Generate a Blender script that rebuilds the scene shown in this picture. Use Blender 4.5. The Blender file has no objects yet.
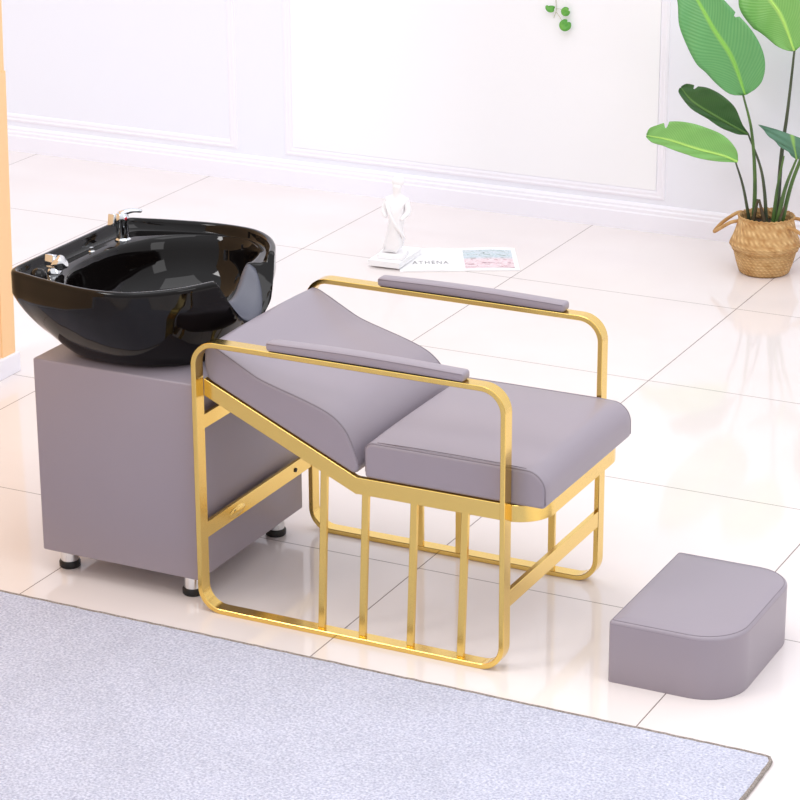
import bpy, bmesh, math, random
from mathutils import Vector, Matrix, Euler
random.seed(4)
SC = bpy.context.scene
COL = SC.collection
PI = math.pi

# ------------------------------------------------------------------ camera
cam_data = bpy.data.cameras.new('camera')
cam = bpy.data.objects.new('camera', cam_data); COL.objects.link(cam)
cam_data.sensor_fit = 'HORIZONTAL'; cam_data.sensor_width = 36.0
cam_data.lens = 2571.96 / 800 * 36.0
cam_data.clip_start = 0.1; cam_data.clip_end = 60
yaw, pit, rol = -0.464297, 0.344566, -0.004753
fw = Vector((math.cos(pit)*math.sin(yaw), math.cos(pit)*math.cos(yaw), -math.sin(pit)))
r0 = fw.cross(Vector((0, 0, 1))).normalized(); u0 = r0.cross(fw)
rr = math.cos(rol)*r0 + math.sin(rol)*u0
uu = -math.sin(rol)*r0 + math.cos(rol)*u0
cam.matrix_world = Matrix(((rr.x, uu.x, -fw.x, 2.955037), (rr.y, uu.y, -fw.y, -4.817684),
                           (rr.z, uu.z, -fw.z, 2.552533), (0, 0, 0, 1)))
SC.camera = cam

# ------------------------------------------------------------------ world and lights
SC.view_settings.view_transform = 'Standard'
SC.view_settings.look = 'None'
SC.view_settings.exposure = 0.05
SC.view_settings.gamma = 1.0
SC.view_settings.use_curve_mapping = False

world = bpy.data.worlds.new('studio'); SC.world = world; world.use_nodes = True
nt = world.node_tree; nt.nodes.clear()
wo = nt.nodes.new('ShaderNodeOutputWorld'); bg = nt.nodes.new('ShaderNodeBackground')
tc = nt.nodes.new('ShaderNodeTexCoord'); sx = nt.nodes.new('ShaderNodeSeparateXYZ')
rp = nt.nodes.new('ShaderNodeValToRGB')
nt.links.new(tc.outputs['Generated'], sx.inputs[0]); nt.links.new(sx.outputs['Z'], rp.inputs[0])
rp.color_ramp.elements[0].position = 0.0; rp.color_ramp.elements[0].color = (0.51, 0.485, 0.49, 1)
rp.color_ramp.elements[1].position = 0.75; rp.color_ramp.elements[1].color = (0.95, 0.96, 1.0, 1)
nt.links.new(rp.outputs[0], bg.inputs[0]); nt.links.new(bg.outputs[0], wo.inputs[0])
bg.inputs[1].default_value = 1.27

def area(name, loc, target, sx_, sy_, power, col=(1, 1, 1)):
    l = bpy.data.lights.new(name, 'AREA'); l.shape = 'RECTANGLE'; l.size = sx_; l.size_y = sy_
    l.energy = power; l.color = col
    o = bpy.data.objects.new(name, l); COL.objects.link(o); o.location = loc
    o.rotation_euler = (Vector(target)-Vector(loc)).to_track_quat('-Z', 'Y').to_euler()
    return o
area('key_softbox', (-2.2, -3.0, 4.0), (0.2, 0.3, 0.2), 1.1, 1.1, 66, (1.0, 0.98, 0.97))
area('overhead_softbox', (0.7, -0.2, 4.6), (0.5, 0.0, 0), 3.0, 2.6, 52, (0.98, 0.98, 1.0))
area('right_softbox', (4.6, -0.6, 2.6), (0.4, 0.8, 0.3), 1.6, 2.0, 22, (1.0, 1.0, 1.0))

# ------------------------------------------------------------------ materials
def lin(c): return tuple(((v/255)/12.92 if v/255 <= .04045 else ((v/255+.055)/1.055)**2.4) for v in c)
def mat(name, rgb, rough=.5, metal=0., spec=.5, coat=0., bump=None, var=None, sheen=0.):
    m = bpy.data.materials.new(name); m.use_nodes = True
    n = m.node_tree; b = n.nodes['Principled BSDF']
    c = lin(rgb) + (1,)
    b.inputs['Base Color'].default_value = c
    b.inputs['Roughness'].default_value = rough
    b.inputs['Metallic'].default_value = metal
    b.inputs['Specular IOR Level'].default_value = spec
    b.inputs['Coat Weight'].default_value = coat
    b.inputs['Coat Roughness'].default_value = .05
    b.inputs['Sheen Weight'].default_value = sheen
    t = n.nodes.new('ShaderNodeTexCoord')
    if bump:
        scale, strength, dist = bump[:3]
        mp = n.nodes.new('ShaderNodeMapping')
        if len(bump) > 3: mp.inputs['Scale'].default_value = bump[3]
        ns = n.nodes.new('ShaderNodeTexNoise'); ns.inputs['Scale'].default_value = scale; ns.inputs['Detail'].default_value = 4
        bp = n.nodes.new('ShaderNodeBump'); bp.inputs['Strength'].default_value = strength; bp.inputs['Distance'].default_value = dist
        n.links.new(t.outputs['Object'], mp.inputs[0]); n.links.new(mp.outputs[0], ns.inputs['Vector'])
        n.links.new(ns.outputs['Fac'], bp.inputs['Height']); n.links.new(bp.outputs[0], b.inputs['Normal'])
    if var:
        scale, rgb2 = var[:2]
        mp = n.nodes.new('ShaderNodeMapping')
        if len(var) > 2: mp.inputs['Scale'].default_value = var[2]
        ns = n.nodes.new('ShaderNodeTexNoise'); ns.inputs['Scale'].default_value = scale; ns.inputs['Detail'].default_value = 5
        cr = n.nodes.new('ShaderNodeValToRGB')
        cr.color_ramp.elements[0].position = .35; cr.color_ramp.elements[1].position = .65
        cr.color_ramp.elements[0].color = c; cr.color_ramp.elements[1].color = lin(rgb2)+(1,)
        n.links.new(t.outputs['Object'], mp.inputs[0]); n.links.new(mp.outputs[0], ns.inputs['Vector'])
        n.links.new(ns.outputs['Fac'], cr.inputs[0]); n.links.new(cr.outputs[0], b.inputs['Base Color'])
    return m
M = {}
M['leather'] = mat('grey_leather', (152, 143, 153), .36, bump=(420, .06, .0006))
M['piping'] = mat('grey_piping', (132, 123, 132), .45)
M['gold'] = mat('brushed_gold', (237, 204, 118), .19, 1.0, bump=(60, .05, .001, (1, 1, 12)))
M['chrome'] = mat('chrome', (225, 228, 232), .07, 1.0, bump=(30, .02, .001))
M['black_ceramic'] = mat('black_glazed_ceramic', (11, 8, 8), .04, spec=.28, bump=(6, .01, .002))
M['black_rubber'] = mat('black_rubber', (18, 18, 20), .45, bump=(200, .1, .001))
M['grey_rubber'] = mat('grey_gel_rubber', (88, 90, 102), .42, bump=(250, .25, .001))
M['wall'] = mat('white_wall_paint', (242, 243, 252), .7, bump=(90, .03, .001))
M['panel'] = mat('white_panel_painted_light', (250, 250, 253), .7, bump=(90, .03, .001))  # wall white made brighter, with the light on the middle panel in its colour
M['trim'] = mat('white_trim_paint', (247, 245, 253), .45, bump=(90, .02, .001))
M['peach'] = mat('peach_wall_paint', (255, 212, 160), .65, bump=(90, .03, .001))
M['white'] = mat('white_plaster', (252, 251, 252), .55, bump=(60, .1, .002))
M['paper'] = mat('white_paper', (250, 250, 251), .5, bump=(40, .02, .001))
M['ink'] = mat('grey_ink', (140, 140, 142), .6, var=(90, (175, 175, 176)))
M['red'] = mat('red_plastic', (200, 20, 50), .3)
M['basket'] = mat('woven_seagrass', (206, 162, 100), .7, var=(26, (234, 198, 140)))
M['basket_dark'] = mat('woven_seagrass_shoulder', (204, 158, 98), .7, var=(40, (236, 200, 142)))
M['soil'] = mat('dark_soil', (46, 34, 28), .95, bump=(70, 1, .01), var=(60, (72, 52, 40)))
M['stem'] = mat('green_stem', (62, 92, 44), .45, var=(14, (88, 120, 58)))
M['sheath'] = mat('brown_sheath', (84, 58, 42), .6, var=(30, (60, 70, 40)))
M['stemdark'] = mat('dark_stem', (52, 62, 44), .5, var=(14, (74, 84, 58)))
M['ivy'] = mat('ivy_green', (70, 150, 52), .45, var=(60, (110, 176, 72)))
M['ivystem'] = mat('pale_vine_stem', (190, 190, 165), .6)
M['screw'] = mat('dark_hole', (26, 20, 14), .5, .5)
M['binding'] = mat('taupe_binding', (168, 158, 152), .9, bump=(500, .8, .002), var=(220, (124, 114, 106)))

def leaf_mat(name, base, rib, dark, k=60):
    m = mat(name, base, .38, spec=.45)
    n = m.node_tree; b = n.nodes['Principled BSDF']
    uv = n.nodes.new('ShaderNodeUVMap'); s = n.nodes.new('ShaderNodeSeparateXYZ')
    n.links.new(uv.outputs[0], s.inputs[0])
    # v: 0 at the midrib, 1 at the edge ; u along
    a = n.nodes.new('ShaderNodeMath'); a.operation = 'MULTIPLY_ADD'; a.inputs[1].default_value = -.22
    n.links.new(s.outputs['Y'], a.inputs[0]); n.links.new(s.outputs['X'], a.inputs[2])
    w = n.nodes.new('ShaderNodeMath'); w.operation = 'MULTIPLY'; w.inputs[1].default_value = k*3.4
    n.links.new(a.outputs[0], w.inputs[0])
    sn = n.nodes.new('ShaderNodeMath'); sn.operation = 'SINE'; n.links.new(w.outputs[0], sn.inputs[0])
    mr = n.nodes.new('ShaderNodeMapRange'); mr.inputs[1].default_value = -1; mr.inputs[2].default_value = 1
    n.links.new(sn.outputs[0], mr.inputs[0])
    ns = n.nodes.new('ShaderNodeTexNoise'); ns.inputs['Scale'].default_value = 14
    t = n.nodes.new('ShaderNodeTexCoord'); n.links.new(t.outputs['Object'], ns.inputs['Vector'])
    mul = n.nodes.new('ShaderNodeMath'); mul.operation = 'MULTIPLY'; mul.use_clamp = True
    n.links.new(mr.outputs[0], mul.inputs[0]); n.links.new(ns.outputs['Fac'], mul.inputs[1])
    mx = n.nodes.new('ShaderNodeMixRGB'); n.links.new(mul.outputs[0], mx.inputs[0])
    mx.inputs[1].default_value = lin(base)+(1,); mx.inputs[2].default_value = lin(dark)+(1,)
    r = n.nodes.new('ShaderNodeValToRGB'); r.color_ramp.elements[0].position = .03; r.color_ramp.elements[1].position = .1
    r.color_ramp.elements[0].color = (1, 1, 1, 1); r.color_ramp.elements[1].color = (0, 0, 0, 1)
    n.links.new(s.outputs['Y'], r.inputs[0])
    m2 = n.nodes.new('ShaderNodeMixRGB'); n.links.new(r.outputs[0], m2.inputs[0])
    n.links.new(mx.outputs[0], m2.inputs[1]); m2.inputs[2].default_value = lin(rib)+(1,)
    n.links.new(m2.outputs[0], b.inputs['Base Color'])
    bp = n.nodes.new('ShaderNodeBump'); bp.inputs['Strength'].default_value = .25; bp.inputs['Distance'].default_value = .002
    n.links.new(mr.outputs[0], bp.inputs['Height']); n.links.new(bp.outputs[0], b.inputs['Normal'])
    return m
M['leaf_mid'] = leaf_mat('mid_green_leaf', (92, 158, 94), (150, 205, 92), (116, 178, 112))
M['leaf_light'] = leaf_mat('light_green_leaf', (118, 178, 92), (182, 222, 122), (142, 196, 112))
M['leaf_dark'] = leaf_mat('dark_green_leaf', (44, 86, 36), (100, 140, 66), (58, 102, 44))
M['leaf_teal'] = leaf_mat('blue_green_leaf', (76, 122, 98), (140, 186, 100), (96, 142, 116))

def floor_mat():
    m = mat('polished_cream_tile', (243, 237, 234), .07, spec=.5)
    n = m.node_tree; b = n.nodes['Principled BSDF']
    t = n.nodes.new('ShaderNodeTexCoord'); s = n.nodes.new('ShaderNodeSeparateXYZ'); n.links.new(t.outputs['Object'], s.inputs[0])
    def line(out, off, per):
        a = n.nodes.new('ShaderNodeMath'); a.operation = 'SUBTRACT'; n.links.new(out, a.inputs[0]); a.inputs[1].default_value = off
        w = n.nodes.new('ShaderNodeMath'); w.operation = 'PINGPONG'; n.links.new(a.outputs[0], w.inputs[0]); w.inputs[1].default_value = per/2
        c = n.nodes.new('ShaderNodeMath'); c.operation = 'LESS_THAN'; n.links.new(w.outputs[0], c.inputs[0]); c.inputs[1].default_value = .0014
        return c
    l1 = line(s.outputs['X'], .364-8.03, .803); l2 = line(s.outputs['Y'], .455-7.826, .7826)
    mx = n.nodes.new('ShaderNodeMath'); mx.operation = 'MAXIMUM'; n.links.new(l1.outputs[0], mx.inputs[0]); n.links.new(l2.outputs[0], mx.inputs[1])
    ns = n.nodes.new('ShaderNodeTexNoise'); ns.inputs['Scale'].default_value = 2.2; ns.inputs['Detail'].default_value = 6
    n.links.new(t.outputs['Object'], ns.inputs['Vector'])
    cr = n.nodes.new('ShaderNodeValToRGB'); cr.color_ramp.elements[0].position = .3; cr.color_ramp.elements[1].position = .7
    cr.color_ramp.elements[0].color = lin((234, 225, 222))+(1,); cr.color_ramp.elements[1].color = lin((239, 231, 229))+(1,)
    n.links.new(ns.outputs['Fac'], cr.inputs[0])
    mr = n.nodes.new('ShaderNodeMixRGB'); n.links.new(mx.outputs[0], mr.inputs[0]); n.links.new(cr.outputs[0], mr.inputs[1])
    mr.inputs[2].default_value = lin((128, 115, 111))+(1,)
    n.links.new(mr.outputs[0], b.inputs['Base Color'])
    ro = n.nodes.new('ShaderNodeMath'); ro.operation = 'MULTIPLY_ADD'; n.links.new(mx.outputs[0], ro.inputs[0])
    ro.inputs[1].default_value = .6; ro.inputs[2].default_value = .07; n.links.new(ro.outputs[0], b.inputs['Roughness'])
    return m
M['floor'] = floor_mat()

def rug_mat():
    m = mat('lavender_grey_felt', (196, 198, 222), .95, sheen=.3, bump=(260, 1.0, .006))
    n = m.node_tree; b = n.nodes['Principled BSDF']
    t = n.nodes.new('ShaderNodeTexCoord')
    n1 = n.nodes.new('ShaderNodeTexNoise'); n1.inputs['Scale'].default_value = 170; n1.inputs['Detail'].default_value = 3
    n2 = n.nodes.new('ShaderNodeTexNoise'); n2.inputs['Scale'].default_value = 5; n2.inputs['Detail'].default_value = 5
    for q in (n1, n2): n.links.new(t.outputs['Object'], q.inputs['Vector'])
    c1 = n.nodes.new('ShaderNodeValToRGB'); c1.color_ramp.elements[0].position = .3; c1.color_ramp.elements[1].position = .7
    c1.color_ramp.elements[0].color = lin((176, 180, 206))+(1,); c1.color_ramp.elements[1].color = lin((236, 238, 255))+(1,)
    c2 = n.nodes.new('ShaderNodeValToRGB'); c2.color_ramp.elements[0].position = .3; c2.color_ramp.elements[1].position = .7
    c2.color_ramp.elements[0].color = (.9, .9, .9, 1); c2.color_ramp.elements[1].color = (1, 1, 1, 1)
    n.links.new(n1.outputs['Fac'], c1.inputs[0]); n.links.new(n2.outputs['Fac'], c2.inputs[0])
    mx = n.nodes.new('ShaderNodeMixRGB'); mx.blend_type = 'MULTIPLY'; mx.inputs[0].default_value = 1
    n.links.new(c1.outputs[0], mx.inputs[1]); n.links.new(c2.outputs[0], mx.inputs[2]); n.links.new(mx.outputs[0], b.inputs['Base Color'])
    return m
M['rug'] = rug_mat()

# weave for the basket
def weave(m, sc):
    n = m.node_tree; b = n.nodes['Principled BSDF']; t = n.nodes.new('ShaderNodeTexCoord')
    mp = n.nodes.new('ShaderNodeMapping'); uv = n.nodes.new('ShaderNodeUVMap')
    ck = n.nodes.new('ShaderNodeTexWave'); ck.inputs['Scale'].default_value = sc[0]; ck.bands_direction = 'DIAGONAL'
    ck2 = n.nodes.new('ShaderNodeTexWave'); ck2.inputs['Scale'].default_value = sc[1]; ck2.bands_direction = 'Y'
    n.links.new(uv.outputs[0], ck.inputs['Vector']); n.links.new(uv.outputs[0], ck2.inputs['Vector'])
    ml = n.nodes.new('ShaderNodeMath'); ml.operation = 'MULTIPLY'
    src = b.inputs['Base Color'].links[0].from_socket
    mm = n.nodes.new('ShaderNodeMixRGB'); mm.blend_type = 'MULTIPLY'; mm.inputs[2].default_value = (.62, .52, .42, 1)
    iv = n.nodes.new('ShaderNodeMath'); iv.operation = 'MULTIPLY_ADD'; iv.inputs[1].default_value = -.9; iv.inputs[2].default_value = .75; iv.use_clamp = True
    n.links.new(ml.outputs[0], iv.inputs[0]); n.links.new(iv.outputs[0], mm.inputs[0]); n.links.new(src, mm.inputs[1]); n.links.new(mm.outputs[0], b.inputs['Base Color'])
    n.links.new(ck.outputs['Fac'], ml.inputs[0]); n.links.new(ck2.outputs['Fac'], ml.inputs[1])
    bp = n.nodes.new('ShaderNodeBump'); bp.inputs['Strength'].default_value = .9; bp.inputs['Distance'].default_value = .004
    n.links.new(ml.outputs[0], bp.inputs['Height']); n.links.new(bp.outputs[0], b.inputs['Normal'])
weave(M['basket'], (6, 5)); weave(M['basket_dark'], (5.5, 3.4))

# ------------------------------------------------------------------ helpers
def link(name, me, m, parent=None, smooth=False, label=None):
    me.materials.append(m)
    if smooth:
        for p in me.polygons: p.use_smooth = True
    o = bpy.data.objects.new(name, me); COL.objects.link(o)
    if parent is not None: o.parent = parent
    if label: o['label'] = label
    return o
def obj(name, bm, m, parent=None, smooth=False, label=None, origin=None):
    bmesh.ops.recalc_face_normals(bm, faces=bm.faces)
    me = bpy.data.meshes.new(name); bm.to_mesh(me); bm.free()
    return link(name, me, m, parent, smooth, label)
def auto(o, ang=35):
    me = o.data
    for p in me.polygons: p.use_smooth = True
    b = bmesh.new(); b.from_mesh(me)
    for e in b.edges:
        if len(e.link_faces) == 2 and e.calc_face_angle(0) > math.radians(ang): e.smooth = False
    b.to_mesh(me); b.free()
    return o
def tag(o, label, cat, group=None):
    o['label'] = label; o['category'] = cat
    if group: o['group'] = group
    return o
def structure(o): o['kind'] = 'structure'; return o
def empty(name, loc, label, cat, group=None, rz=0):
    o = bpy.data.objects.new(name, None); COL.objects.link(o); o.location = loc; o.rotation_euler = (0, 0, rz)
    o.empty_display_size = .05
    return tag(o, label, cat, group)
def place(o, parent, world_children=True):
    """keep world coordinates of a mesh built in world space under a moved empty"""
    o.matrix_parent_inverse = Matrix.Identity(4)
    off = parent.location
    for v in o.data.vertices: v.co -= Vector(off)
def box_bm(x0, x1, y0, y1, z0, z1, bev=0, seg=2, bm=None):
    b = bmesh.new()
    bmesh.ops.create_cube(b, size=1)
    for v in b.verts:
        v.co = Vector((x0+(v.co.x+.5)*(x1-x0), y0+(v.co.y+.5)*(y1-y0), z0+(v.co.z+.5)*(z1-z0)))
    if bev: bmesh.ops.bevel(b, geom=list(b.edges), offset=bev, segments=seg, profile=.5, affect='EDGES')
    if bm is None: return b
    me = bpy.data.meshes.new('t'); b.to_mesh(me); b.free(); bm.from_mesh(me); bpy.data.meshes.remove(me); return bm
def tube_bm(pts, r, n=8, closed=False, bm=None, radii=None, cap=True):
    bm = bm or bmesh.new(); pts = [Vector(p) for p in pts]; N = len(pts); rings = []
    up = Vector((0, 0, 1)); prev = None
    for i, p in enumerate(pts):
        if closed: d = (pts[(i+1) % N]-pts[i-1])
        else: d = pts[min(i+1, N-1)]-pts[max(i-1, 0)]
        d.normalize()
        if prev is None:
            a = d.cross(up)
            if a.length < .05: a = d.cross(Vector((1, 0, 0)))
        else: a = prev - d*prev.dot(d)
        a.normalize(); prev = a; b2 = d.cross(a)
        rad = radii[i] if radii else r
        rings.append([bm.verts.new(p+(a*math.cos(2*PI*k/n)+b2*math.sin(2*PI*k/n))*rad) for k in range(n)])
    for i in range(N if closed else N-1):
        A, B = rings[i], rings[(i+1) % N]
        for k in range(n): bm.faces.new((A[k], A[(k+1) % n], B[(k+1) % n], B[k]))
    if not closed and cap:
        bm.faces.new(rings[0][::-1]); bm.faces.new(rings[-1])
    return bm
def lathe_bm(prof, c, n=32, bm=None, sxy=(1, 1), uv=False):
    """prof: (r, z) list from bottom to top; ends with r=0 are closed"""
    bm = bm or bmesh.new(); rings = []
    for r, z in prof:
        if r < 1e-6: rings.append([bm.verts.new((c[0], c[1], c[2]+z))])
        else: rings.append([bm.verts.new((c[0]+r*sxy[0]*math.cos(2*PI*k/n), c[1]+r*sxy[1]*math.sin(2*PI*k/n), c[2]+z)) for k in range(n)])
    lay = bm.loops.layers.uv.verify() if uv else None
    for i in range(len(rings)-1):
        A, B = rings[i], rings[i+1]
        for k in range(n):
            k2 = (k+1) % n
            if len(A) == 1 and len(B) == 1: continue
            if len(A) == 1: f = bm.faces.new((A[0], B[k2], B[k]))
            elif len(B) == 1: f = bm.faces.new((A[k], A[k2], B[0]))
            else: f = bm.faces.new((A[k], A[k2], B[k2], B[k]))
            if uv:
                us = [k/n, (k+1)/n, (k+1)/n, k/n]; vs = [i/len(rings)]*2+[(i+1)/len(rings)]*2
                for l, (a, b) in zip(f.loops, zip(us, vs)): l[lay].uv = (a*4, b)
    return bm
def spline(pts, n=8):
    """Catmull-Rom through points"""
    P = [Vector(p) for p in pts]; out = []
    for i in range(len(P)-1):
        p0 = P[i-1] if i else P[0]*2-P[1]; p1 = P[i]; p2 = P[i+1]; p3 = P[i+2] if i+2 < len(P) else P[-1]*2-P[-2]
        for k in range(n):
            t = k/n
            out.append(.5*((2*p1)+(-p0+p2)*t+(2*p0-5*p1+4*p2-p3)*t*t+(-p0+3*p1-3*p2+p3)*t**3))
    out.append(P[-1]); return out
def rrect(x0, x1, z0, z1, r, n=8):
    pts = []
    for cx, cz, a in ((x1-r, z1-r, 0), (x0+r, z1-r, 90), (x0+r, z0+r, 180), (x1-r, z0+r, 270)):
        for k in range(n+1):
            t = math.radians(a+90*k/n); pts.append((cx+r*math.cos(t), cz+r*math.sin(t)))
    return pts

# ------------------------------------------------------------------ setting
structure(obj('floor', box_bm(-5.2, 4.2, -6.0, 3.7, -.06, 0), M['floor']))
WY = 3.54
structure(obj('wall_back', box_bm(-5.2, 4.2, WY, WY+.15, 0, 2.9), M['wall']))
def profile_x(prof, x0, x1, m0=0, m1=0):
    """extrude a (y, z) profile along x"""
    bm = bmesh.new()
    A = [bm.verts.new((x0+m0*(WY-y), y, z)) for y, z in prof]; B = [bm.verts.new((x1-m1*(WY-y), y, z)) for y, z in prof]
    n = len(prof)
    for i in range(n): bm.faces.new((A[i], A[(i+1) % n], B[(i+1) % n], B[i]))
    bm.faces.new(A); bm.faces.new(B[::-1]); return bm
base_prof = [(WY, 0), (WY-.016, 0), (WY-.016, .062), (WY-.013, .067), (WY-.013, .078), (WY-.009, .083), (WY-.009, .091), (WY-.004, .098), (WY, .1)]
structure(obj('baseboard_back', profile_x(base_prof, -5.2, 4.2), M['trim']))
# wall panel mouldings: mitred picture-frame rectangles
def moulding(idx, x0, x1, z0, z1, w=.035):
    bm = bmesh.new()
    sec = [(0, 0), (.003, .005), (.010, .007), (.016, .0045), (.024, .006), (.031, .004), (w, 0)]   # (inward, proud)
    loops = []
    for s, d in sec:
        loops.append([bm.verts.new((x, WY-d, z)) for x, z in ((x0+s, z0+s), (x1-s, z0+s), (x1-s, z1-s), (x0+s, z1-s))])
    for i in range(len(loops)-1):
        for k in range(4): bm.faces.new((loops[i][k], loops[i][(k+1) % 4], loops[i+1][(k+1) % 4], loops[i+1][k]))
    return structure(obj('trim_%d' % idx, bm, M['trim']))
moulding(1, -3.75, -1.925, .118, 2.3)
moulding(2, -1.715, -.17, .118, 2.3)
moulding(3, .62, 2.4, .118, 2.3)
for i, (a, b) in enumerate(((-1.68, -.205),)):
    structure(obj('trim_%d' % (4+i), box_bm(a, b, WY-.004, WY, .153, 2.265), M['panel']))  # thin whiter sheet paints in the light falling brightest mid-wall
# peach partition on the left with its own white baseboard
LX = -1.40
wl = box_bm(LX-.14, LX, -3.2, 1.264, 0, 2.6)
for v in wl.verts: v.co.x += .026*v.co.z   # board leans a little
structure(obj('wall_left', wl, M['peach']))
bl = box_bm(LX-.155, LX+.015, -3.2, 1.278, 0, .062, .003, 2)
structure(obj('baseboard_left', bl, M['trim']))
t6 = box_bm(LX-.10, LX+.0035, 1.20, 1.2665, .062, .93)
for v in t6.verts: v.co.x += .026*v.co.z
structure(obj('trim_6', t6, M['peach']))

# ------------------------------------------------------------------ rug
def rug():
    x0, x1, y0, y1, th = -1.36, 1.485, -2.3, -.128, .007
    ol = rrect(x0, x1, y0, y1, .025, 5)
    bm = bmesh.new()
    A = [bm.verts.new((x, y, 0.0005)) for x, y in ol]; B = [bm.verts.new((x, y, th)) for x, y in ol]
    n = len(ol)
    for i in range(n): bm.faces.new((A[i], A[(i+1) % n], B[(i+1) % n], B[i]))
    bm.faces.new(B); bm.faces.new(A[::-1])
    r = tag(obj('area_rug', bm, M['rug']), 'large pale lavender-grey felt rug with taupe bound edge on the floor', 'rug')
    edge = []
    for i in range(n):
        a, b = Vector(ol[i]), Vector(ol[(i+1) % n]); L = (b-a).length; k = max(1, int(L/.02))
        for j in range(k):
            p = a.lerp(b, j/k)
            edge.append((p.x+random.uniform(-.0012, .0012), p.y+random.uniform(-.0012, .0012), .0045))
    obj('bound_edge', tube_bm(edge, .0048, 8, True), M['binding'], r, True, label='taupe stitched binding')
rug()

# ------------------------------------------------------------------ chair
chair = empty('shampoo_chair', (.44, .296, 0), 'reclining grey leather salon chair with gold flat-bar frame and loop arms', 'chair')
def C(name, bm, m, smooth=False, parent=None, label=None, ang=None):
    o = obj(name, bm, m, parent or chair, smooth, label)
    off = Vector(chair.location)
    for v in o.data.vertices: v.co -= off
    if ang: auto(o, ang)
    return o
def loop_frame(y0, y1):
    out = rrect(0, .80, 0, .682, .062, 12); th = .0125; inn = rrect(th, .80-th, th, .682-th, .062-th, 12)
    bm = bmesh.new(); n = len(out); R_ = []
    c = .0012
    def ring(pts, y): return [bm.verts.new((x, y, z)) for x, z in pts]
    def off(pts, other, t): return [(a[0]+(b[0]-a[0])*t, a[1]+(b[1]-a[1])*t) for a, b in zip(pts, other)]
    rings = [ring(out, y0+c), ring(off(out, inn, .1), y0), ring(off(out, inn, .9), y0), ring(inn, y0+c), ring(inn, y1-c), ring(off(out, inn, .9), y1), ring(off(out, inn, .1), y1), ring(out, y1-c)]
    for i in range(8):
        A, B = rings[i], rings[(i+1) % 8]
        for k in range(n): bm.faces.new((A[k], A[(k+1) % n], B[(k+1) % n], B[k]))
    return C('side_frame', bm, M['gold'], ang=30)
loop_frame(0, .036); loop_frame(.556, .592)

# seat rail: vertical rectangular section swept along a plan path
def rail():
    def ztop(x): return .398 if x > .412 else .398 + (.412-x)*(.578-.398)/(.412-.013)
    path = [(.0135, .036), (.14, .036), (.28, .036), (.4095, .036), (.4145, .036), (.6, .036), (.78, .036)]
    cx, cy, r = .782, .122, .086
    for k in range(1, 13):
        t = math.radians(-90+90*k/12); path.append((cx+r*math.cos(t), cy+r*math.sin(t)))
    path.append((.868, .3))
    cy2 = .47
    for k in range(0, 13):
        t = math.radians(90*k/12); path.append((cx+r*math.cos(t), cy2+r*math.sin(t)))
    path += [(.6, .556), (.4145, .556), (.4095, .556), (.28, .556), (.14, .556), (.0135, .556)]
    bm = bmesh.new(); N = len(path); rings = []
    for i, (x, y) in enumerate(path):
        d = Vector(path[min(i+1, N-1)])-Vector(path[max(i-1, 0)]); d.normalize()
        nrm = Vector((-d.y, d.x))   # inward
        zt = ztop(x); h = .0405 if x > .41 else .0425
        a = Vector((x, y)); b = a+nrm*.016; c = .0012; a2 = a+nrm*c; b2 = b-nrm*c
        rings.append([bm.verts.new((a.x, a.y, zt-h+c)), bm.verts.new((a.x, a.y, zt-c)), bm.verts.new((a2.x, a2.y, zt)), bm.verts.new((b2.x, b2.y, zt)), bm.verts.new((b.x, b.y, zt-c)), bm.verts.new((b.x, b.y, zt-h+c)), bm.verts.new((b2.x, b2.y, zt-h)), bm.verts.new((a2.x, a2.y, zt-h))])
    for i in range(N-1):
        A, B = rings[i], rings[i+1]
        for k in range(8): bm.faces.new((A[k], A[(k+1) % 8], B[(k+1) % 8], B[k]))
    bm.faces.new(rings[0]); bm.faces.new(rings[-1][::-1])
    C('seat_rail', bm, M['gold'], ang=28)
rail()
# balusters
def baluster(x, side):
    yb0, yt0 = (.012, .0365) if side < 0 else (.5565, .5565)
    ztop = .372 if x > .40 else .372 + (.412-x)*.461 - .004
    bm = bmesh.new(); w = .0085; d = .011
    vs = []
    for z, y in ((.0125, yb0), (ztop, yt0)):
        for sx_, sy_ in ((-w, 0), (w, 0), (w, d), (-w, d)):
            zz = z if z < .1 or x > .4 else z - sx_*.46
            vs.append(bm.verts.new((x+sx_, y+sy_, zz)))
    b, t = vs[:4], vs[4:]
    for k in range(4): bm.faces.new((b[k], b[(k+1) % 4], t[(k+1) % 4], t[k]))
    bm.faces.new(b); bm.faces.new(t)
    bmesh.ops.bevel(bm, geom=list(bm.edges), offset=.0009, segments=1, affect='EDGES')
    C('baluster', bm, M['gold'])
for x in (.327, .434, .558, .686): baluster(x, -1)
for x in (.317, .425, .550, .676): baluster(x, 1)
C('front_crossbar', box_bm(.7875, .7995, .036, .556, .152, .192, .001, 1), M['gold'])
for z0, z1 in ((.175, .216), (.452, .488)):
    cb = C('rear_crossbar', box_bm(.0, .010, .036, .556, z0, z1, .001, 1), M['gold'])
    for y in ((.165, .472) if z0 < .3 else (.146, .45)):
        s = bmesh.new(); bmesh.ops.create_cone(s, cap_ends=True, segments=16, radius1=.0055, radius2=.0055, depth=.003)
        bmesh.ops.rotate(s, verts=s.verts, matrix=Matrix.Rotation(PI/2, 3, 'Y')); bmesh.ops.translate(s, verts=s.verts, vec=(.011, y, (z0+z1)/2))
        C('screw', s, M['screw'], parent=cb)
    if z0 < .3:   # raised mounting pad round the near screw
        s = bmesh.new(); bmesh.ops.create_uvsphere(s, u_segments=20, v_segments=10, radius=1)
        for v in s.verts: v.co = Vector((.0095+v.co.x*.0035, .178+v.co.y*.040, (z0+z1)/2+v.co.z*.013-.002))
        C('mounting_pad', s, M['gold'], True, cb)

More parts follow.
